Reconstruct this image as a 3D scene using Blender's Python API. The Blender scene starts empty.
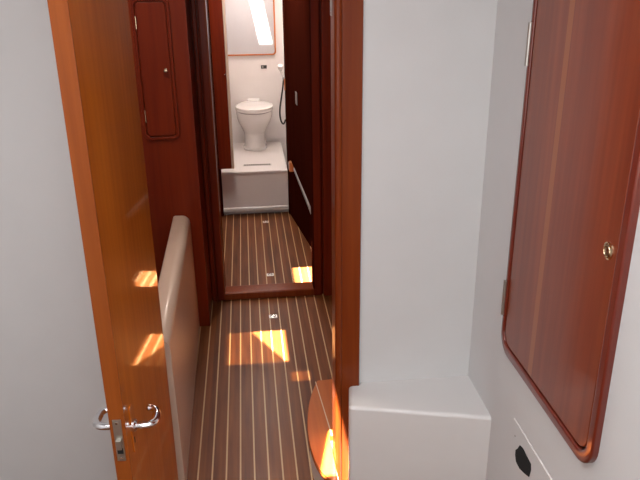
import bpy, bmesh, math, random
from mathutils import Vector, Matrix, Euler
random.seed(4)
SC = bpy.context.scene
COL = SC.collection

# ------------------------------------------------------------------ camera
EYE = Vector((0, 0, 1.6))
f = 690.5
right = Vector((0.99424392, -0.1066168, -0.01057805))      # image right in the world
down = Vector((-0.04873265, -0.36209478, -0.93086653))
fwd = Vector((0.09541575, 0.92602388, -0.36520625))
cd = bpy.data.cameras.new('camera'); cam = bpy.data.objects.new('camera', cd); COL.objects.link(cam)
cd.sensor_width = 36; cd.lens = f * 36 / 640; cd.clip_start = .02
R3 = Matrix((right, -down, -fwd)).transposed()
cam.matrix_world = Matrix.Translation(EYE) @ R3.to_4x4()
SC.camera = cam

# ------------------------------------------------------------------ light
W = bpy.data.worlds.new('sky'); SC.world = W; W.use_nodes = True
bg = W.node_tree.nodes['Background']; bg.inputs[0].default_value = (.62, .78, 1, 1); bg.inputs[1].default_value = 2.0
SUN = Vector((.20, .25, -1)).normalized()
sl = bpy.data.lights.new('sun', 'SUN'); sl.energy = 130; sl.angle = .009; sl.color = (1, .93, .80)
so = bpy.data.objects.new('sun', sl); COL.objects.link(so); so.rotation_euler = SUN.to_track_quat('-Z', 'Y').to_euler(); so.location = (0, 2, 4)
def area(name, loc, sx, sy, e, color, rot=(0, 0, 0), spread=math.pi):
    l = bpy.data.lights.new(name, 'AREA'); l.shape = 'RECTANGLE'; l.size = sx; l.size_y = sy; l.energy = e; l.color = color; l.spread = spread
    o = bpy.data.objects.new(name, l); COL.objects.link(o); o.location = loc; o.rotation_euler = rot; return o
area('cabin_hatch_light', (-.15, .55, 1.97), 1.2, .9, 17, (.98, .99, 1))
area('cabin_back_fill', (-.10, -.57, 1.25), 1.2, .9, 8, (1, .965, .94), (math.radians(90), 0, 0))  # unseen fill added behind the camera to brighten the cabin walls
area('corridor_hatch_light', (-.45, 2.35, 1.97), .4, .4, 8, (1, .90, .78))
area('saloon_fill', (-.10, 3.9, 1.97), .4, .4, 15, (1, .88, .80))  # fill added overhead to brighten the platform front; no hatch opens here
area('shower_hatch_light', (.03, 5.02, 1.97), .35, .35, 8.3, (1, .90, .84))
SC.view_settings.view_transform = 'Standard'; SC.view_settings.look = 'None'
SC.view_settings.gamma = 1; SC.view_settings.use_curve_mapping = False
SC.view_settings.exposure = 0.12
SC.cycles.use_denoising = True
SC.cycles.max_bounces = 12

# ------------------------------------------------------------------ materials
def newmat(name):
    m = bpy.data.materials.new(name); m.use_nodes = True
    nt = m.node_tree; return m, nt, nt.nodes['Principled BSDF']
def plain(name, col, rough=.5, metal=0, coat=0, bump=0, spec=.5):
    m, nt, b = newmat(name)
    b.inputs['Base Color'].default_value = (*col, 1); b.inputs['Roughness'].default_value = rough
    b.inputs['Metallic'].default_value = metal; b.inputs['Coat Weight'].default_value = coat
    b.inputs['Coat Roughness'].default_value = .08; b.inputs['Specular IOR Level'].default_value = spec
    tc = nt.nodes.new('ShaderNodeTexCoord'); n = nt.nodes.new('ShaderNodeTexNoise'); n.inputs['Scale'].default_value = 9; n.inputs['Detail'].default_value = 3
    nt.links.new(tc.outputs['Object'], n.inputs['Vector'])
    mx = nt.nodes.new('ShaderNodeMix'); mx.data_type = 'RGBA'
    mx.inputs['A'].default_value = (*[c * .96 for c in col], 1); mx.inputs['B'].default_value = (*[min(1, c * 1.03) for c in col], 1)
    nt.links.new(n.outputs[0], mx.inputs['Factor']); nt.links.new(mx.outputs['Result'], b.inputs['Base Color'])
    if bump:
        n2 = nt.nodes.new('ShaderNodeTexNoise'); n2.inputs['Scale'].default_value = 160; n2.inputs['Detail'].default_value = 2
        nt.links.new(tc.outputs['Object'], n2.inputs['Vector'])
        bp = nt.nodes.new('ShaderNodeBump'); bp.inputs['Strength'].default_value = bump; bp.inputs['Distance'].default_value = .002
        nt.links.new(n2.outputs[0], bp.inputs['Height']); nt.links.new(bp.outputs[0], b.inputs['Normal'])
    return m
def wood(name, c1, c2, axis='Z', rough=.35, coat=1.0, coat_r=.06, fine=60, wide=9, stripe=None, spec=.25):
    m, nt, b = newmat(name); L = nt.links.new
    tc = nt.nodes.new('ShaderNodeTexCoord')
    def noise(s_across, s_along, detail):
        mp = nt.nodes.new('ShaderNodeMapping'); s = [s_across] * 3; s['XYZ'.index(axis)] = s_along; mp.inputs['Scale'].default_value = s
        n = nt.nodes.new('ShaderNodeTexNoise'); n.inputs['Scale'].default_value = 1; n.inputs['Detail'].default_value = detail
        L(tc.outputs['Object'], mp.inputs['Vector']); L(mp.outputs[0], n.inputs['Vector']); return n
    n1 = noise(fine, fine / 25, 5); n2 = noise(wide, wide / 14, 3)
    ad = nt.nodes.new('ShaderNodeMath'); ad.operation = 'MULTIPLY_ADD'; ad.inputs[1].default_value = .45
    mu = nt.nodes.new('ShaderNodeMath'); mu.operation = 'MULTIPLY'; mu.inputs[1].default_value = .55
    L(n2.outputs[0], mu.inputs[0]); L(n1.outputs[0], ad.inputs[0]); L(mu.outputs[0], ad.inputs[2])
    rp = nt.nodes.new('ShaderNodeValToRGB'); rp.color_ramp.elements[0].position = .33; rp.color_ramp.elements[1].position = .67
    rp.color_ramp.elements[0].color = (*c1, 1); rp.color_ramp.elements[1].color = (*c2, 1)
    L(ad.outputs[0], rp.inputs[0]); out = rp.outputs[0]
    if stripe:                                          # one pale veneer strip: (axis index, centre, half width, colour)
        sx = nt.nodes.new('ShaderNodeSeparateXYZ'); L(tc.outputs['Object'], sx.inputs[0])
        cp = nt.nodes.new('ShaderNodeMath'); cp.operation = 'COMPARE'; cp.inputs[1].default_value = stripe[1]; cp.inputs[2].default_value = stripe[2]
        L(sx.outputs[stripe[0]], cp.inputs[0])
        mx = nt.nodes.new('ShaderNodeMix'); mx.data_type = 'RGBA'; mx.inputs['B'].default_value = (*stripe[3], 1)
        L(cp.outputs[0], mx.inputs['Factor']); L(out, mx.inputs['A']); out = mx.outputs['Result']
    L(out, b.inputs['Base Color'])
    b.inputs['Roughness'].default_value = rough; b.inputs['Coat Weight'].default_value = coat; b.inputs['Coat Roughness'].default_value = coat_r; b.inputs['Specular IOR Level'].default_value = spec
    return m
M = {}
M['white_wall'] = plain('white_gelcoat', (.66, .655, .655), .42, bump=.08, spec=.3)
M['white_gel'] = plain('white_moulded_gelcoat', (.72, .70, .69), .3, coat=.2, spec=.4)
M['cream'] = plain('cream_laminate', (.60, .44, .34), .4, coat=.3)
M['head_white'] = plain('shower_white', (.78, .72, .69), .35, coat=.3)
M['ceramic'] = plain('toilet_ceramic', (.80, .76, .73), .15, coat=.6)
M['door_wood'] = wood('varnished_teak', (.32, .068, .006), (.51, .135, .013), coat=.6, coat_r=.045, spec=.1)
M['red_wood'] = wood('varnished_mahogany', (.105, .010, .003), (.17, .021, .004), coat=.10, coat_r=.12, spec=.10)
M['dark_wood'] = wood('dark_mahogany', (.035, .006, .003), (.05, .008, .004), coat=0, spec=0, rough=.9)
M['trim_wood'] = wood('varnished_trim', (.14, .020, .004), (.23, .045, .007), coat=.2, coat_r=.10, spec=.12)
M['edge_wood'] = wood('door_lipping', (.20, .042, .006), (.30, .075, .013), coat=.3, spec=.1, coat_r=.15)
M['cab_wood'] = wood('cabinet_mahogany', (.16, .022, .006), (.25, .046, .012), coat=.5, coat_r=.14, wide=18, stripe=(1, .042, .011, (.30, .078, .020)))
M['cab_frame'] = wood('cabinet_frame_mahogany', (.12, .012, .005), (.17, .022, .008), coat_r=.12)
M['step_wood'] = wood('step_teak', (.40, .085, .012), (.55, .15, .024), axis='Y', coat_r=.05)
M['holly'] = plain('holly_inlay', (.62, .46, .28), .35)
M['chrome'] = plain('chrome', (.80, .80, .82), .12, 1)
M['steel'] = plain('brushed_steel', (.52, .50, .46), .38, 1)
M['lift'] = plain('bright_steel', (.78, .76, .72), .35, .5)
M['brass'] = plain('brass', (.72, .58, .38), .22, 1)
M['black'] = plain('black_plastic', (.012, .012, .012), .5)
M['hole'] = plain('dark_hole', (.006, .006, .006), .9)
M['grey'] = plain('grey_plastic', (.30, .26, .25), .4)
M['mirror_panel'] = plain('grey_white_gloss_panel', (.52, .50, .51), .25, coat=.5)
M['orange_wood'] = wood('orange_teak_bead', (.48, .11, .02), (.60, .18, .04), coat_r=.15)
M['gap'] = plain('shadow_gap', (.03, .012, .008), .8)

def sole():
    m, nt, b = newmat('teak_and_holly_sole'); L = nt.links.new
    tc = nt.nodes.new('ShaderNodeTexCoord'); sx = nt.nodes.new('ShaderNodeSeparateXYZ'); L(tc.outputs['Object'], sx.inputs[0])
    def math_(op, a, bb=None, c=None):
        n = nt.nodes.new('ShaderNodeMath'); n.operation = op
        for i, v in enumerate((a, bb, c)):
            if v is None: continue
            if isinstance(v, (int, float)): n.inputs[i].default_value = v
            else: L(v, n.inputs[i])
        return n.outputs[0]
    u = math_('DIVIDE', math_('ADD', sx.outputs[0], .0835 + .048 * 40 + .024), .048)
    fr = math_('FRACT', u); fl_ = math_('FLOOR', u)
    line = math_('COMPARE', fr, .5, .058)
    wn = nt.nodes.new('ShaderNodeTexWhiteNoise'); wn.noise_dimensions = '1D'; L(fl_, wn.inputs['W'])
    mp = nt.nodes.new('ShaderNodeMapping'); mp.inputs['Scale'].default_value = (55, 3, 1); L(tc.outputs['Object'], mp.inputs['Vector'])
    no = nt.nodes.new('ShaderNodeTexNoise'); no.inputs['Scale'].default_value = 1; no.inputs['Detail'].default_value = 5; L(mp.outputs[0], no.inputs['Vector'])
    mp2 = nt.nodes.new('ShaderNodeMapping'); mp2.inputs['Scale'].default_value = (14, 1.6, 1); L(tc.outputs['Object'], mp2.inputs['Vector'])
    no2 = nt.nodes.new('ShaderNodeTexNoise'); no2.inputs['Scale'].default_value = 1; no2.inputs['Detail'].default_value = 3; L(mp2.outputs[0], no2.inputs['Vector'])
    v = math_('ADD', math_('MULTIPLY', no.outputs[0], .45), math_('ADD', math_('MULTIPLY', wn.outputs[0], .12), math_('MULTIPLY', no2.outputs[0], .40)))
    rp = nt.nodes.new('ShaderNodeValToRGB'); e = rp.color_ramp.elements
    e[0].position = .33; e[1].position = .65; e[0].color = (.085, .022, .006, 1); e[1].color = (.22, .068, .019, 1); L(v, rp.inputs[0])
    mx = nt.nodes.new('ShaderNodeMix'); mx.data_type = 'RGBA'; L(line, mx.inputs['Factor']); L(rp.outputs[0], mx.inputs['A']); mx.inputs['B'].default_value = (.52, .34, .18, 1)
    L(mx.outputs['Result'], b.inputs['Base Color'])
    b.inputs['Roughness'].default_value = .42; b.inputs['Coat Weight'].default_value = .14; b.inputs['Coat Roughness'].default_value = .25; b.inputs['Specular IOR Level'].default_value = .15
    return m
M['sole'] = sole()
def light_filter(name, t):
    m, nt, b = newmat(name); nt.nodes.remove(b)
    tr = nt.nodes.new('ShaderNodeBsdfTransparent'); tr.inputs[0].default_value = (*t, 1)
    gl = nt.nodes.new('ShaderNodeBsdfGlossy'); gl.inputs['Roughness'].default_value = .05
    mx = nt.nodes.new('ShaderNodeMixShader'); mx.inputs[0].default_value = .06
    nt.links.new(tr.outputs[0], mx.inputs[1]); nt.links.new(gl.outputs[0], mx.inputs[2])
    nt.links.new(mx.outputs[0], nt.nodes['Material Output'].inputs[0]); return m
M['sun_dimmer'] = light_filter('sun_dimmer_pane', (.86, .84, .78))  # tint of the added pane that weakens the passage sun patch
M['patch_mask'] = light_filter('patch_mask_mesh', (.30, .27, .22))  # tint of the added covers that dim parts of the sun patches

# ------------------------------------------------------------------ mesh helpers
def add_box(bm, lo, hi, bev=0, seg=2):
    r = bmesh.ops.create_cube(bm, size=1); vs = r['verts']
    lo = Vector(lo); hi = Vector(hi)
    for v in vs: v.co = Vector([(lo[i] + hi[i]) / 2 + v.co[i] * (hi[i] - lo[i]) for i in range(3)])
    if bev:
        es = list({e for v in vs for e in v.link_edges})
        bmesh.ops.bevel(bm, geom=es, offset=bev, segments=seg, profile=.5, affect='EDGES')
    return bm
def box(lo, hi, bev=0, seg=2): return add_box(bmesh.new(), lo, hi, bev, seg)
def rrect(a0, b0, a1, b1, r, n=8):
    pts = []
    for cx, cy, s in ((a1 - r, b1 - r, 0), (a0 + r, b1 - r, 90), (a0 + r, b0 + r, 180), (a1 - r, b0 + r, 270)):
        for i in range(n + 1):
            t = math.radians(s + 90 * i / n); pts.append((cx + r * math.cos(t), cy + r * math.sin(t)))
    return pts
def to3(plane, a, b, c):
    return {'X': (c, a, b), 'Y': (a, c, b), 'Z': (a, b, c)}[plane]
def prism(pts, plane, c0, c1, bev=0, bm=None):
    bm = bm or bmesh.new()
    lo = [bm.verts.new(to3(plane, a, b, c0)) for a, b in pts]; hi = [bm.verts.new(to3(plane, a, b, c1)) for a, b in pts]
    fs = [bm.faces.new(lo), bm.faces.new(hi)]; n = len(pts)
    for i in range(n): fs.append(bm.faces.new((lo[i], lo[(i + 1) % n], hi[(i + 1) % n], hi[i])))
    bmesh.ops.recalc_face_normals(bm, faces=fs)
    if bev:
        es = list(set(fs[0].edges) | set(fs[1].edges))
        bmesh.ops.bevel(bm, geom=es, offset=bev, segments=3, profile=.5, affect='EDGES')
    return bm
def ring(outer, inner, plane, c0, c1, bev=0):
    bm = bmesh.new(); n = len(outer); V = {}
    for nm, pts in (('o', outer), ('i', inner)):
        for k, c in enumerate((c0, c1)): V[nm, k] = [bm.verts.new(to3(plane, a, b, c)) for a, b in pts]
    fs = []; caps = []
    for i in range(n):
        j = (i + 1) % n
        fs.append(bm.faces.new((V['o', 0][i], V['o', 0][j], V['o', 1][j], V['o', 1][i])))
        fs.append(bm.faces.new((V['i', 0][i], V['i', 0][j], V['i', 1][j], V['i', 1][i])))
        for k in (0, 1): fs.append(bm.faces.new((V['o', k][i], V['o', k][j], V['i', k][j], V['i', k][i])))
    bmesh.ops.recalc_face_normals(bm, faces=fs)
    if bev:
        es = []
        for nm in 'oi':
            for k in (0, 1):
                vs = V[nm, k]
                for i in range(n):
                    e = bm.edges.get((vs[i], vs[(i + 1) % n]));  es.append(e)
        bmesh.ops.bevel(bm, geom=es, offset=bev, segments=3, profile=.5, affect='EDGES')
    return bm
def tube(pts, rad, n=12, bm=None, flat=1.0, closed=False):
    bm = bm or bmesh.new(); pts = [Vector(p) for p in pts]; rings = []; up = None
    N = len(pts)
    for i, p in enumerate(pts):
        d = ((pts[(i + 1) % N] if closed or i < N - 1 else p) - (pts[i - 1] if closed or i > 0 else p)).normalized()
        if up is None:
            up = Vector((0, 0, 1)) if abs(d.z) < .9 else Vector((1, 0, 0))
        a = (up - d * up.dot(d)).normalized(); up = a; b = d.cross(a)
        r = rad[i] if isinstance(rad, (list, tuple)) else rad
        rings.append([bm.verts.new(p + (a * math.cos(t) * flat + b * math.sin(t)) * r) for t in [2 * math.pi * k / n for k in range(n)]])
    fs = []
    for i in range(N if closed else N - 1):
        q = (i + 1) % N
        for k in range(n): fs.append(bm.faces.new((rings[i][k], rings[i][(k + 1) % n], rings[q][(k + 1) % n], rings[q][k])))
    if not closed: fs += [bm.faces.new(rings[0]), bm.faces.new(rings[-1])]
    bmesh.ops.recalc_face_normals(bm, faces=fs); return bm
def lathe(prof, center, axis, n=24, bm=None):          # prof: (radius, distance along axis)
    bm = bm or bmesh.new(); axis = Vector(axis).normalized(); a = axis.orthogonal().normalized(); b = axis.cross(a); c = Vector(center); rs = []
    for r, h in prof: rs.append([bm.verts.new(c + axis * h + (a * math.cos(2 * math.pi * k / n) + b * math.sin(2 * math.pi * k / n)) * max(r, 1e-5)) for k in range(n)])
    fs = []
    for i in range(len(rs) - 1):
        for k in range(n): fs.append(bm.faces.new((rs[i][k], rs[i][(k + 1) % n], rs[i + 1][(k + 1) % n], rs[i + 1][k])))
    fs += [bm.faces.new(rs[0]), bm.faces.new(rs[-1])]
    bmesh.ops.recalc_face_normals(bm, faces=fs); return bm
def smooth_path(pts, n=6):                              # Catmull-Rom
    pts = [Vector(p) for p in pts]; out = []
    for i in range(len(pts) - 1):
        p0 = pts[max(i - 1, 0)]; p1 = pts[i]; p2 = pts[i + 1]; p3 = pts[min(i + 2, len(pts) - 1)]
        for k in range(n):
            t = k / n
            out.append(.5 * ((2 * p1) + (p2 - p0) * t + (2 * p0 - 5 * p1 + 4 * p2 - p3) * t * t + (3 * p1 - p0 - 3 * p2 + p3) * t ** 3))
    out.append(pts[-1]); return out

def link(name, bm, mat, parent=None, smooth=False, world=False):
    me = bpy.data.meshes.new(name)
    if parent is not None and world:                     # shapes given in world space, moved into the parent's frame
        bm.transform(root_matrix(parent).inverted())
    bm.to_mesh(me); bm.free(); me.materials.append(mat if not isinstance(mat, str) else M[mat])
    if smooth:
        for p in me.polygons: p.use_smooth = True
        try: me.set_sharp_from_angle(angle=math.radians(35))
        except Exception: pass
    o = bpy.data.objects.new(name, me); COL.objects.link(o)
    if smooth:                                           # keeps the wide faces flat between their rounded edges
        w = o.modifiers.new('normals', 'WEIGHTED_NORMAL'); w.mode = 'FACE_AREA'; w.weight = 100; w.keep_sharp = True
    if parent is not None: o.parent = parent
    return o
def root_matrix(o):
    m = Matrix.Translation(o.location) @ o.rotation_euler.to_matrix().to_4x4()
    return root_matrix(o.parent) @ m if o.parent else m
def struct(name, bm, mat, parent=None, smooth=False):
    o = link(name, bm, mat, parent, smooth); o['kind'] = 'structure'; return o
def thing(name, label, cat, loc, rz=0, group=None):
    o = bpy.data.objects.new(name, None); COL.objects.link(o); o.location = loc; o.rotation_euler = (0, 0, rz); o.empty_display_size = .05
    o['label'] = label; o['category'] = cat
    if group: o['group'] = group
    return o
def tag(o, label, cat, group=None):
    o['label'] = label; o['category'] = cat
    if group: o['group'] = group
    return o
def part(name, bm, mat, root, smooth=False, label=None):
    o = link(name, bm, mat, root, smooth, world=True)
    if label: o['label'] = label
    return o
def lpart(name, bm, mat, root, smooth=False, label=None):   # shapes given in the thing's own frame
    o = link(name, bm, mat, root, smooth)
    if label: o['label'] = label
    return o

# ------------------------------------------------------------------ the shell
CE = 2.0
struct('floor', box((-1.1, -.6, -.05), (.9, 5.9, 0)), 'sole')
# ceiling with unseen deck hatch openings, placed and shaped to throw the sun patches
holes = [(-.215, 1.26, -.098, 1.49), (-.55, 2.12, -.275, 2.41), (-.275, 1.96, -.19, 2.04), (-.19, 2.87, -.05, 3.14), (-.075, 5.205, .03, 5.36)]
def ceiling():
    xs = sorted({-1.1, .9} | {h[0] for h in holes} | {h[2] for h in holes}); ys = sorted({-.6, 5.9} | {h[1] for h in holes} | {h[3] for h in holes})
    bm = bmesh.new()
    for i in range(len(xs) - 1):
        for j in range(len(ys) - 1):
            cx = (xs[i] + xs[i + 1]) / 2; cy = (ys[j] + ys[j + 1]) / 2
            if any(h[0] < cx < h[2] and h[1] < cy < h[3] for h in holes): continue
            add_box(bm, (xs[i], ys[j], CE), (xs[i + 1], ys[j + 1], CE + .03))
    bmesh.ops.remove_doubles(bm, verts=bm.verts, dist=1e-5)
    return bm
struct('ceiling', ceiling(), 'white_wall')
# unseen tinted pane and covers, added to dim and shape the sun patches
struct('sun_mask_1', box((-.57, 1.94, CE + .03), (-.180, 2.43, CE + .038)), 'sun_dimmer')  # added out of view to weaken the sun on the passage floor
bl = bmesh.new()
vs = [bl.verts.new(p) for p in ((-.56, 2.11, CE + .045), (-.29, 2.11, CE + .045), (-.45, 2.42, CE + .045), (-.56, 2.42, CE + .045))]
bl.faces.new(vs); r = bmesh.ops.extrude_face_region(bl, geom=bl.faces[:])
for v in [g for g in r['geom'] if isinstance(g, bmesh.types.BMVert)]: v.co.z += .002
bmesh.ops.recalc_face_normals(bl, faces=bl.faces[:])
struct('sun_mask_2', bl, 'patch_mask')  # added over part of the opening to dim one side of its patch
struct('sun_mask_4', box((-.29, 1.945, CE + .045), (-.18, 2.055, CE + .047)), 'patch_mask')  # added cover that weakens the small side patch of sun
struct('sun_mask_3', prism([(-.24, 1.24), (-.215, 1.24), (-.148, 1.51), (-.24, 1.51)], 'Z', CE + .031, CE + .035), 'gap')  # opaque cover added unseen to cut the step's sun patch on a diagonal

# our cabin
struct('wall_left', box((-.95, -.6, 0), (-.90, 1.80, CE)), 'white_wall')
struct('wall_right', box((.647, -.6, 0), (.70, 1.80, CE)), 'white_wall')
struct('wall_back', box((-.95, -.65, 0), (.70, -.6, CE)), 'white_wall')
fw = box((-.95, 1.80, 0), (-.305, 1.85, CE)); add_box(fw, (.25, 1.80, 0), (.70, 1.85, CE)); add_box(fw, (-.305, 1.80, 1.86), (.25, 1.85, CE))
struct('wall_front', fw, 'white_wall')
# right-hand doorway post: flat casing, rounded inner bead, rebated lining
cs = box((.246, 1.788, 0), (.300, 1.80, 1.9), .003); struct('trim_1', cs, 'trim_wood', smooth=True)
bd = prism(rrect(.226, 1.782, .247, 1.87, .009, 6), 'Z', 0, 1.86); struct('trim_2', bd, 'trim_wood', smooth=True)
ln = box((.236, 1.87, 0), (.262, 1.92, 1.86), .003); struct('trim_3', ln, 'red_wood', smooth=True)
struct('trim_4', box((-.306, 1.80, 0), (-.294, 1.86, 1.86), .002), 'trim_wood')
struct('trim_5', box((-.306, 1.79, 1.84), (.247, 1.86, 1.90), .002), 'trim_wood')
# passage between the doorway and the inner doorway
struct('wall_passage_right', box((.40, 1.85, 0), (.46, 3.28, CE)), 'red_wood')
struct('wall_passage_left', box((-1.1, 1.85, 0), (-1.05, 3.0, CE)), 'red_wood')
struct('wall_bulkhead', box((-1.1, 3.0, 0), (-.230, 3.28, CE)), 'red_wood')
ib = box((-1.1, 3.28, 0), (-.165, 3.34, CE)); add_box(ib, (.303, 3.28, 0), (.70, 3.34, CE)); add_box(ib, (-.165, 3.28, 1.85), (.303, 3.34, CE))
struct('wall_inner_bulkhead', ib, 'red_wood')
def stile(name, x0, x1, y0=3.262):
    struct(name, box((x0, y0, 0), (x1, 3.28, CE), .006, 3), 'red_wood', smooth=True)
stile('trim_6', -.226, -.205, 3.255); stile('trim_7', -.199, -.163)
stile('trim_8', .301, .345); stile('trim_9', .352, .399, 3.250)
struct('trim_10', box((-.169, 3.262, .04), (-.161, 3.35, 1.85), .003, 3), 'trim_wood', smooth=True)
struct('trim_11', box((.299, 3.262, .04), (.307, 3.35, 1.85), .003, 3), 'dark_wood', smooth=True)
st = box((-.168, 3.262, 0), (.306, 3.355, .042), .008, 3)
tag(link('door_sill', st, 'trim_wood', smooth=True), 'varnished teak sill across the floor of the inner doorway', 'sill')
# space before the head
struct('wall_saloon_left', box((-1.1, 3.34, 0), (-1.05, 4.6, CE)), 'red_wood')
rw = bmesh.new()
prism([(.43, 3.34), (.262, 4.60), (.50, 4.60), (.50, 3.34)], 'Z', 0, .43, bm=rw)
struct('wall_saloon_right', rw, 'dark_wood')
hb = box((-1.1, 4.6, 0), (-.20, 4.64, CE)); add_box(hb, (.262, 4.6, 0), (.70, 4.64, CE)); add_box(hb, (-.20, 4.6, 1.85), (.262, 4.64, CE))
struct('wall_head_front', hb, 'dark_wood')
# head compartment
struct('wall_head_left', box((-.26, 4.64, 0), (-.20, 5.50, CE)), 'head_white')
struct('wall_head_right', box((.295, 4.64, 0), (.35, 5.50, CE)), 'head_white')
struct('wall_head_back', box((-.26, 5.45, 0), (.35, 5.50, CE)), 'head_white')
struct('trim_12', box((.256, 4.585, 0), (.268, 4.66, 1.85), .003), 'dark_wood')

# ------------------------------------------------------------------ cabin door
D = thing('cabin_door', 'open varnished teak cabin door folded back beside the left white wall', 'door', (-.272, 1.787, .06), math.radians(-3.8))
lf = box((-.034, -.47, 0), (0, 0, 1.76), .0015); lpart('leaf', lf, 'door_wood', D, True)
lp = box((-.0345, -.4745, 0), (.0005, -.470, 1.76), .0008); lpart('edge_lipping', lp, 'edge_wood', D, True, 'lighter teak lipping on the free edge')
ZH = .56
pl = box((-.0265, -.4775, ZH - .050), (-.0075, -.4743, ZH + .060), .0008)
P = lpart('latch_plate', pl, 'steel', D, True, 'brushed steel latch plate on the door edge')
lpart('latch_bolt', prism([(-.0225, ZH - .014), (-.0115, ZH - .014), (-.0115, ZH + .010), (-.0225, ZH + .010)], 'Y', -.4865, -.4760, .001), 'steel', P, True)
lpart('latch_slot', box((-.0235, -.4782, ZH - .030), (-.0105, -.4773, ZH - .014)), 'hole', P)
for zz in (ZH - .042, ZH + .052):
    lpart('screw', lathe([(.0035, 0), (.003, .001)], (-.017, -.4775, zz), (0, -1, 0), 12), 'chrome', P, True)
for s, xb in ((1, 0), (-1, -.034)):
    X = lambda d: xb + s * d
    hd = lpart('lever_handle', tube(smooth_path([(X(.010), -.425, ZH + .008), (X(.030), -.425, ZH + .008), (X(.044), -.420, ZH + .008), (X(.050), -.405, ZH + .007), (X(.049), -.380, ZH + .008), (X(.041), -.366, ZH + .010), (X(.024), -.362, ZH + .012)], 6),
               [.010] * 12 + [.0095] * 12 + [.0085] * 12 + [.007], 14, flat=.85), 'chrome', D, True, 'chrome lever handle with curved tip')
    lpart('rose', lathe([(.015, 0), (.015, .008), (.011, .012)], (xb, -.425, ZH + .008), (s, 0, 0), 20), 'chrome', hd, True)
    bpl = prism(rrect(-.437, ZH - .065, -.413, ZH + .062, .010, 6), 'X', xb, xb + s * .003, .0008)
    lpart('handle_plate', bpl, 'door_wood' if s > 0 else 'chrome', hd, True)
    lpart('keyhole', prism(rrect(-.428, ZH - .040, -.422, ZH - .024, .0025, 4), 'X', xb + s * .003, xb + s * .0036), 'hole', hd)
for z in (.25, 1.45):
    lpart('hinge', lathe([(.006, 0), (.006, .08)], (-.014, .004, z), (0, 0, 1), 12), 'steel', D, True)

# ------------------------------------------------------------------ low cream partition beside the passage
prt = bmesh.new()
def prt_sec(xf, y):
    pts = []
    w = .078; r = .036; h = .570
    pts.append((xf, 0)); 
    for i in range(9):
        t = math.radians(90 * i / 8); pts.append((xf - r + r * math.cos(t) - .004, h - r + r * math.sin(t)))
    for i in range(9):
        t = math.radians(90 + 90 * i / 8); pts.append((xf - w + .010 + .010 * math.cos(t), h - .010 + .010 * math.sin(t)))
    pts.append((xf - w, 0))
    return [prt.verts.new((a, y, b)) for a, b in pts]
a = prt_sec(-.263, 1.862); b = prt_sec(-.279, 2.996); fs = [prt.faces.new(a), prt.faces.new(b)]
for i in range(len(a)): fs.append(prt.faces.new((a[i], a[(i + 1) % len(a)], b[(i + 1) % len(b)], b[i])))
bmesh.ops.recalc_face_normals(prt, faces=fs)
tag(link('low_partition', prt, 'cream', smooth=True), 'waist-low cream partition with rounded top along the left of the passage', 'partition')

# ------------------------------------------------------------------ red hanging locker on the bulkhead
K = thing('hanging_locker', 'dark red mahogany locker front with rounded door and small brass knob', 'cabinet', (-.37, 3.0, .94))
part('frame', ring(rrect(-.446, .922, -.295, 1.500, .028), rrect(-.434, .934, -.307, 1.488, .020), 'Y', 2.988, 3.002, .003), 'red_wood', K, True)
dr = part('door', prism(rrect(-.4305, .9375, -.3105, 1.4845, .018), 'Y', 2.993, 3.003, .003), 'red_wood', K, True)
part('knob', lathe([(.004, 0), (.004, .010), (.009, .014), (.010, .019), (.006, .024), (0, .025)], (-.329, 2.993, 1.215), (0, -1, 0), 20), 'brass', dr, True)
for z in (1.0, 1.38):
    part('hinge', lathe([(.003, 0), (.003, .05)], (-.4325, 2.990, z), (0, 0, 1), 10), 'brass', dr, True)

# ------------------------------------------------------------------ mahogany wall cabinet on the right
Q = thing('wall_cabinet', 'large mahogany cabinet with rounded corners set into the right white wall', 'cabinet', (.647, 1.31, .64))
part('frame', ring(rrect(1.036, .665, 1.540, 1.80, .055), rrect(1.060, .689, 1.525, 1.775, .038), 'X', .632, .655, .005), 'cab_frame', Q, True)
part('backing', prism(rrect(1.048, .68, 1.532, 1.79, .04), 'X', .6455, .6535), 'gap', Q)
qd = part('door', prism(rrect(1.0645, .6935, 1.5205, 1.77, .034), 'X', .636, .650, .003), 'cab_wood', Q, True)
rg = part('ring_pull', lathe([(.0165, 0), (.0165, .002), (.0135, .0035), (.0125, .001), (.008, .001), (.0075, .004), (.0, .0045)], (.636, 1.092, 1.121), (-1, 0, 0), 28), 'brass', qd, True, 'small round brass ring pull')
part('ring', tube([(.6325, 1.092 + .0105 * math.cos(t), 1.121 + .0105 * math.sin(t)) for t in [2 * math.pi * k / 20 for k in range(20)]], .0016, 8, closed=True), 'brass', rg, True)
for z0, z1 in ((1.392, 1.486), (.765, .860)):
    part('hinge', lathe([(.0052, 0), (.0052, z1 - z0)], (.6300, 1.533, z0), (0, 0, 1), 14), 'steel', Q, True, 'slim steel hinge barrel')

# ------------------------------------------------------------------ moulded bench in the corner
bn = bmesh.new()
prism([(.2520, 1.680), (.647, 1.581), (.647, 1.800), (.310, 1.800), (.300, 1.786), (.2675, 1.786)], 'Z', 0, .41, bm=bn)
es = [e for e in bn.edges if (all(v.co.z > .4 for v in e.verts) and min(v.co.y for v in e.verts) < 1.79 and max(v.co.x for v in e.verts) <= .648 and not all(v.co.y > 1.78 for v in e.verts) and not all(v.co.x > .64 for v in e.verts)) or (all(abs(v.co.x - .2520) < .001 and v.co.y < 1.7 for v in e.verts))]
bmesh.ops.bevel(bn, geom=es, offset=.012, segments=4, profile=.5, affect='EDGES')
tag(link('bench', bn, 'white_gel', smooth=True), 'white moulded seat-height bench in the corner right of the doorway', 'bench')

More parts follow.
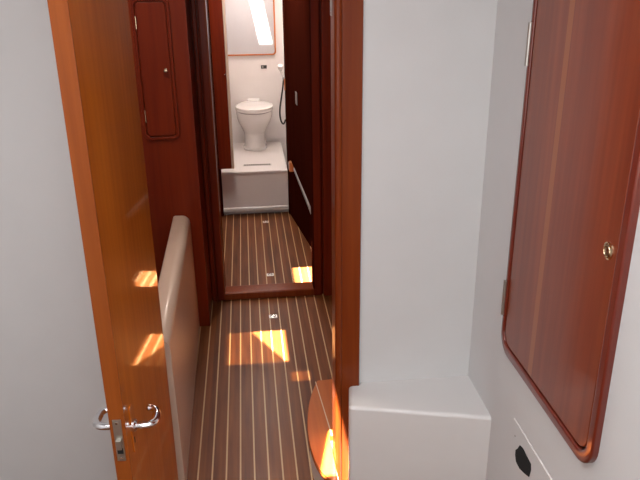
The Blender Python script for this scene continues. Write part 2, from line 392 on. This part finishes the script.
# small moulded things on the right wall
bm = prism([(1.38, .47), (1.39, .452), (1.401, .439), (1.4, .423), (1.391, .41), (1.367, .408), (1.336, .418), (1.31, .429), (1.305, .454), (1.309, .469), (1.34, .472), (1.362, .475)], 'X', .6455, .6475)
tag(link('cable_cutout', bm, 'hole'), 'ragged black hole cut in the right white wall below the cabinet', 'hole')
tag(link('wall_ridge', tube([(.647, 1.43, .515), (.647, 1.30, .514), (.647, 1.0, .514)], [.002, .0032, .0032], 12), 'white_gel', smooth=True), 'thin raised white ridge on the wall between cabinet and black hole', 'moulding')
tag(link('wall_screw', lathe([(.0028, 0), (.002, .0015)], (.647, 1.415, .472), (-1, 0, 0), 10), 'grey', smooth=True), 'tiny grey screw in the white wall above the black hole', 'screw')
SP = thing('strike_plate', 'small dull metal strike plate on the right doorway post', 'plate', (.2265, 1.845, 1.50))
part('plate', box((.2245, 1.826, 1.488), (.2270, 1.862, 1.60), .0008), 'grey', SP, True)
part('screw', lathe([(.003, 0), (.0025, .001)], (.2245, 1.845, 1.496), (-1, 0, 0), 10), 'chrome', SP, True)

# ------------------------------------------------------------------ curved step just inside the doorway on the right
arc = [(.400, 2.285), (.219, 2.275)] + [(v.x, v.y) for v in smooth_path([(.212, 2.262, 0), (.190, 2.195, 0), (.172, 2.12, 0), (.158, 2.02, 0), (.154, 1.94, 0), (.157, 1.86, 0), (.167, 1.79, 0), (.186, 1.74, 0), (.212, 1.705, 0)], 4)] + [(.224, 1.695), (.224, 1.93), (.400, 1.93)]
S = thing('curved_step', 'low curved orange teak step with white side against the right doorway post', 'step', (.25, 2.0, 0))
part('body', prism([(x + (.006 if x < .39 and (y < 2.28 or x < .3) and y != 1.93 else 0), y) for x, y in arc], 'Z', 0, .1), 'white_gel', S, True)
part('tread', prism(arc, 'Z', .10, .12), 'step_wood', S, True, 'orange varnished teak tread')
dx, dy = (.232 - .209), (1.904 - 2.273)
inl = prism([(.2085, 2.268), (.2115, 2.268), (.2345, 1.932), (.2305, 1.932)], 'Z', .1195, .1206); part('inlay_line', inl, 'holly', S, False, 'pale inlay line')
ed = tube([(x - .0005, y, .111) for x, y in arc[1:-3]], .0028, 8); part('edge_bead', ed, 'edge_wood', S, True)

# ------------------------------------------------------------------ flush lift rings in the sole
def lift(x, y, label):
    t = thing('floor_lift_ring', label, 'floor latch', (x, y, 0), 0, 'lift rings in the sole boards')
    lpart('plate', prism(rrect(-.020, -.017, .020, .017, .004, 4), 'Z', .0, 0.0025, .0006), 'lift', t, True)
    lpart('ring', tube([(.012 * math.cos(a), .010 * math.sin(a), .0038) for a in [2 * math.pi * k / 18 for k in range(18)]], .0016, 8, closed=True), 'chrome', t, True)
    return t
lift(.077, 3.055, 'square steel lift ring in the sole this side of the teak sill')
lift(.083, 3.56, 'square steel lift ring in the sole just past the teak sill')
lift(.087, 4.44, 'square steel lift ring in the sole at the foot of the white platform')

# ------------------------------------------------------------------ dark locker right of the second space
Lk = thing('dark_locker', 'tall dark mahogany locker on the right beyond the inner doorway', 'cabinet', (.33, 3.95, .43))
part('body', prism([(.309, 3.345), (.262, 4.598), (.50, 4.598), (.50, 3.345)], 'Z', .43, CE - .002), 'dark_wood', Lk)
part('bottom_strip', prism([(.299, 3.345), (.270, 4.20), (.276, 4.20), (.309, 3.345)], 'Z', .422, .440, .001), 'grey', Lk, True, 'pale strip along the bottom edge')
sw = thing('switch_plate', 'small grey switch plate on the dark locker side', 'switch', (.288, 3.95, .93))
part('plate', prism([(.2825, 3.955), (.2795, 4.02), (.2845, 4.02), (.2870, 3.955)], 'Z', .875, .945, .001), 'grey', sw, True)
part('rocker', prism([(.2800, 3.972), (.2790, 4.002), (.2845, 4.002), (.2860, 3.972)], 'Z', .895, .925, .0005), 'steel', sw, True)
tag(link('wood_bracket', box((.252, 4.36, .365), (.285, 4.42, .43), .008), 'orange_wood', smooth=True), 'little orange wooden block below the dark locker by the platform', 'bracket')
tag(link('orange_bead', box((.247, 4.575, .86), (.2555, 4.592, .935), .002), 'orange_wood'), 'short bright orange piece on the edge of the head opening', 'bracket')

# ------------------------------------------------------------------ head: platform, toilet, mirror, hose
PF = thing('shower_platform', 'raised white shower platform carrying the toilet', 'platform', (.03, 5.0, 0))
part('base', box((-.198, 4.635, 0), (.256, 5.448, .30)), 'head_white', PF)
part('front_panel', box((-.198, 4.60, .035), (.256, 4.64, .30), .004), 'head_white', PF, True)
part('tray', box((-.198, 4.594, .296), (.2555, 5.448, .317), .006, 3), 'head_white', PF, True)
part('kick_lip', box((-.198, 4.588, .030), (.256, 4.64, .060), .006, 3), 'ceramic', PF, True)
dg = part('drain_grate', box((-.048, 4.735, .316), (.150, 4.775, .3195), .001), 'steel', PF, True, 'long grey drain grate')
for k in range(12):
    part('slot', box((-.040 + k * .0155, 4.742, .3190), (-.030 + k * .0155, 4.768, .3200)), 'gap', dg)
T = thing('toilet', 'white marine toilet with closed lid standing on the shower platform', 'toilet', (.045, 5.3, .317))
def ell(bm, levels, n=32):
    rs = []
    for z, cx, cy, rx, ry, p in levels:
        row = []
        for k in range(n):
            t = 2 * math.pi * k / n; c, s = math.cos(t), math.sin(t)
            row.append(bm.verts.new((cx + rx * abs(c) ** p * (1 if c > 0 else -1), cy + ry * abs(s) ** p * (1 if s > 0 else -1), z)))
        rs.append(row)
    fs = [bm.faces.new(rs[0]), bm.faces.new(rs[-1])]
    for i in range(len(rs) - 1):
        for k in range(n): fs.append(bm.faces.new((rs[i][k], rs[i][(k + 1) % n], rs[i + 1][(k + 1) % n], rs[i + 1][k])))
    bmesh.ops.recalc_face_normals(bm, faces=fs); return bm
cx = .052
part('pedestal', ell(bmesh.new(), [(.3172, .048, 5.29, .092, .120, .8), (.326, .048, 5.29, .092, .120, .8), (.332, .048, 5.29, .082, .112, .9), (.40, .048, 5.30, .080, .11, .9), (.47, .048, 5.29, .088, .125, 1)]), 'ceramic', T, True)
part('bowl', ell(bmesh.new(), [(.44, .048, 5.29, .085, .120, 1), (.49, .049, 5.275, .104, .145, 1), (.53, .050, 5.26, .124, .168, 1), (.565, cx, 5.25, .134, .178, 1), (.60, cx, 5.248, .138, .182, 1), (.612, cx, 5.248, .136, .180, 1)]), 'ceramic', T, True)
part('seat', ell(bmesh.new(), [(.617, cx, 5.245, .136, .184, 1), (.620, cx, 5.245, .141, .188, 1), (.630, cx, 5.245, .141, .188, 1), (.634, cx, 5.245, .138, .186, 1)]), 'ceramic', T, True)
part('seat_gap', ell(bmesh.new(), [(.611, cx, 5.245, .132, .179, 1), (.618, cx, 5.245, .132, .179, 1)]), 'grey', T)
part('lid', ell(bmesh.new(), [(.636, cx, 5.245, .139, .187, 1), (.640, cx, 5.245, .142, .190, 1), (.648, cx, 5.245, .140, .188, 1), (.654, cx, 5.25, .120, .165, 1), (.656, cx, 5.25, .06, .08, 1)]), 'ceramic', T, True)
part('hinge_block', box((.0, 5.41, .60), (.10, 5.438, .668), .008, 3), 'ceramic', T, True)
MC = thing('mirror_cabinet', 'grey-white glossy locker door in thin orange teak frame on head back wall', 'cabinet', (.06, 5.45, 1.2))
part('frame', ring(rrect(-.155, .992, .240, 1.72, .028), rrect(-.144, 1.003, .229, 1.709, .020), 'Y', 5.436, 5.452, .002), 'orange_wood', MC, True)
part('panel', prism(rrect(-.145, 1.002, .230, 1.710, .020), 'Y', 5.442, 5.452), 'mirror_panel', MC, True)
part('latch', lathe([(.007, 0), (.007, .006), (.003, .008)], (.210, 5.442, 1.263), (0, -1, 0), 14), 'steel', MC, True)
VT = thing('wall_outlet', 'small black outlet on the head back wall under the locker', 'outlet', (.140, 5.45, .9))
part('plate', box((.120, 5.444, .891), (.165, 5.452, .917), .002), 'black', VT, True)
part('socket', box((.127, 5.442, .896), (.139, 5.445, .912), .001), 'grey', VT, True)
HS = thing('hand_shower', 'white hand shower with looping black hose on the right head wall', 'shower', (.285, 5.3, .8))
part('head', tube(smooth_path([(.290, 5.30, .84), (.272, 5.295, .87), (.262, 5.28, .905), (.260, 5.26, .935)], 5), [.009] * 10 + [.014, .018, .020, .020, .020, .019], 14), 'ceramic', HS, True)
part('hose', tube(smooth_path([(.283, 5.295, .835), (.276, 5.28, .78), (.262, 5.27, .70), (.248, 5.26, .62), (.246, 5.25, .56), (.256, 5.25, .515), (.272, 5.25, .50), (.288, 5.26, .53)], 6), .0062, 10), 'black', HS, True)
part('holder', box((.275, 5.285, .815), (.297, 5.315, .845), .004), 'chrome', HS, True)

HD = thing('head_door', 'narrow mahogany bifold door leaf hanging open left of the toilet', 'door', (-.16, 4.53, .365))
part('leaf', box((-.205, 4.505, .365), (-.122, 4.540, 1.84), .003), 'red_wood', HD, True)
part('edge_strip', box((-.122, 4.503, .365), (-.105, 4.542, 1.84), .003), 'cream', HD, True, 'cream strip on the door edge')
part('knob', lathe([(.003, 0), (.003, .006), (.006, .009), (.005, .014), (0, .015)], (-.130, 4.505, .985), (0, -1, 0), 14), 'chrome', HD, True)
struct('trim_13', box((-.170, 3.350, .042), (-.158, 3.362, 1.85), .003, 3), 'trim_wood', smooth=True)
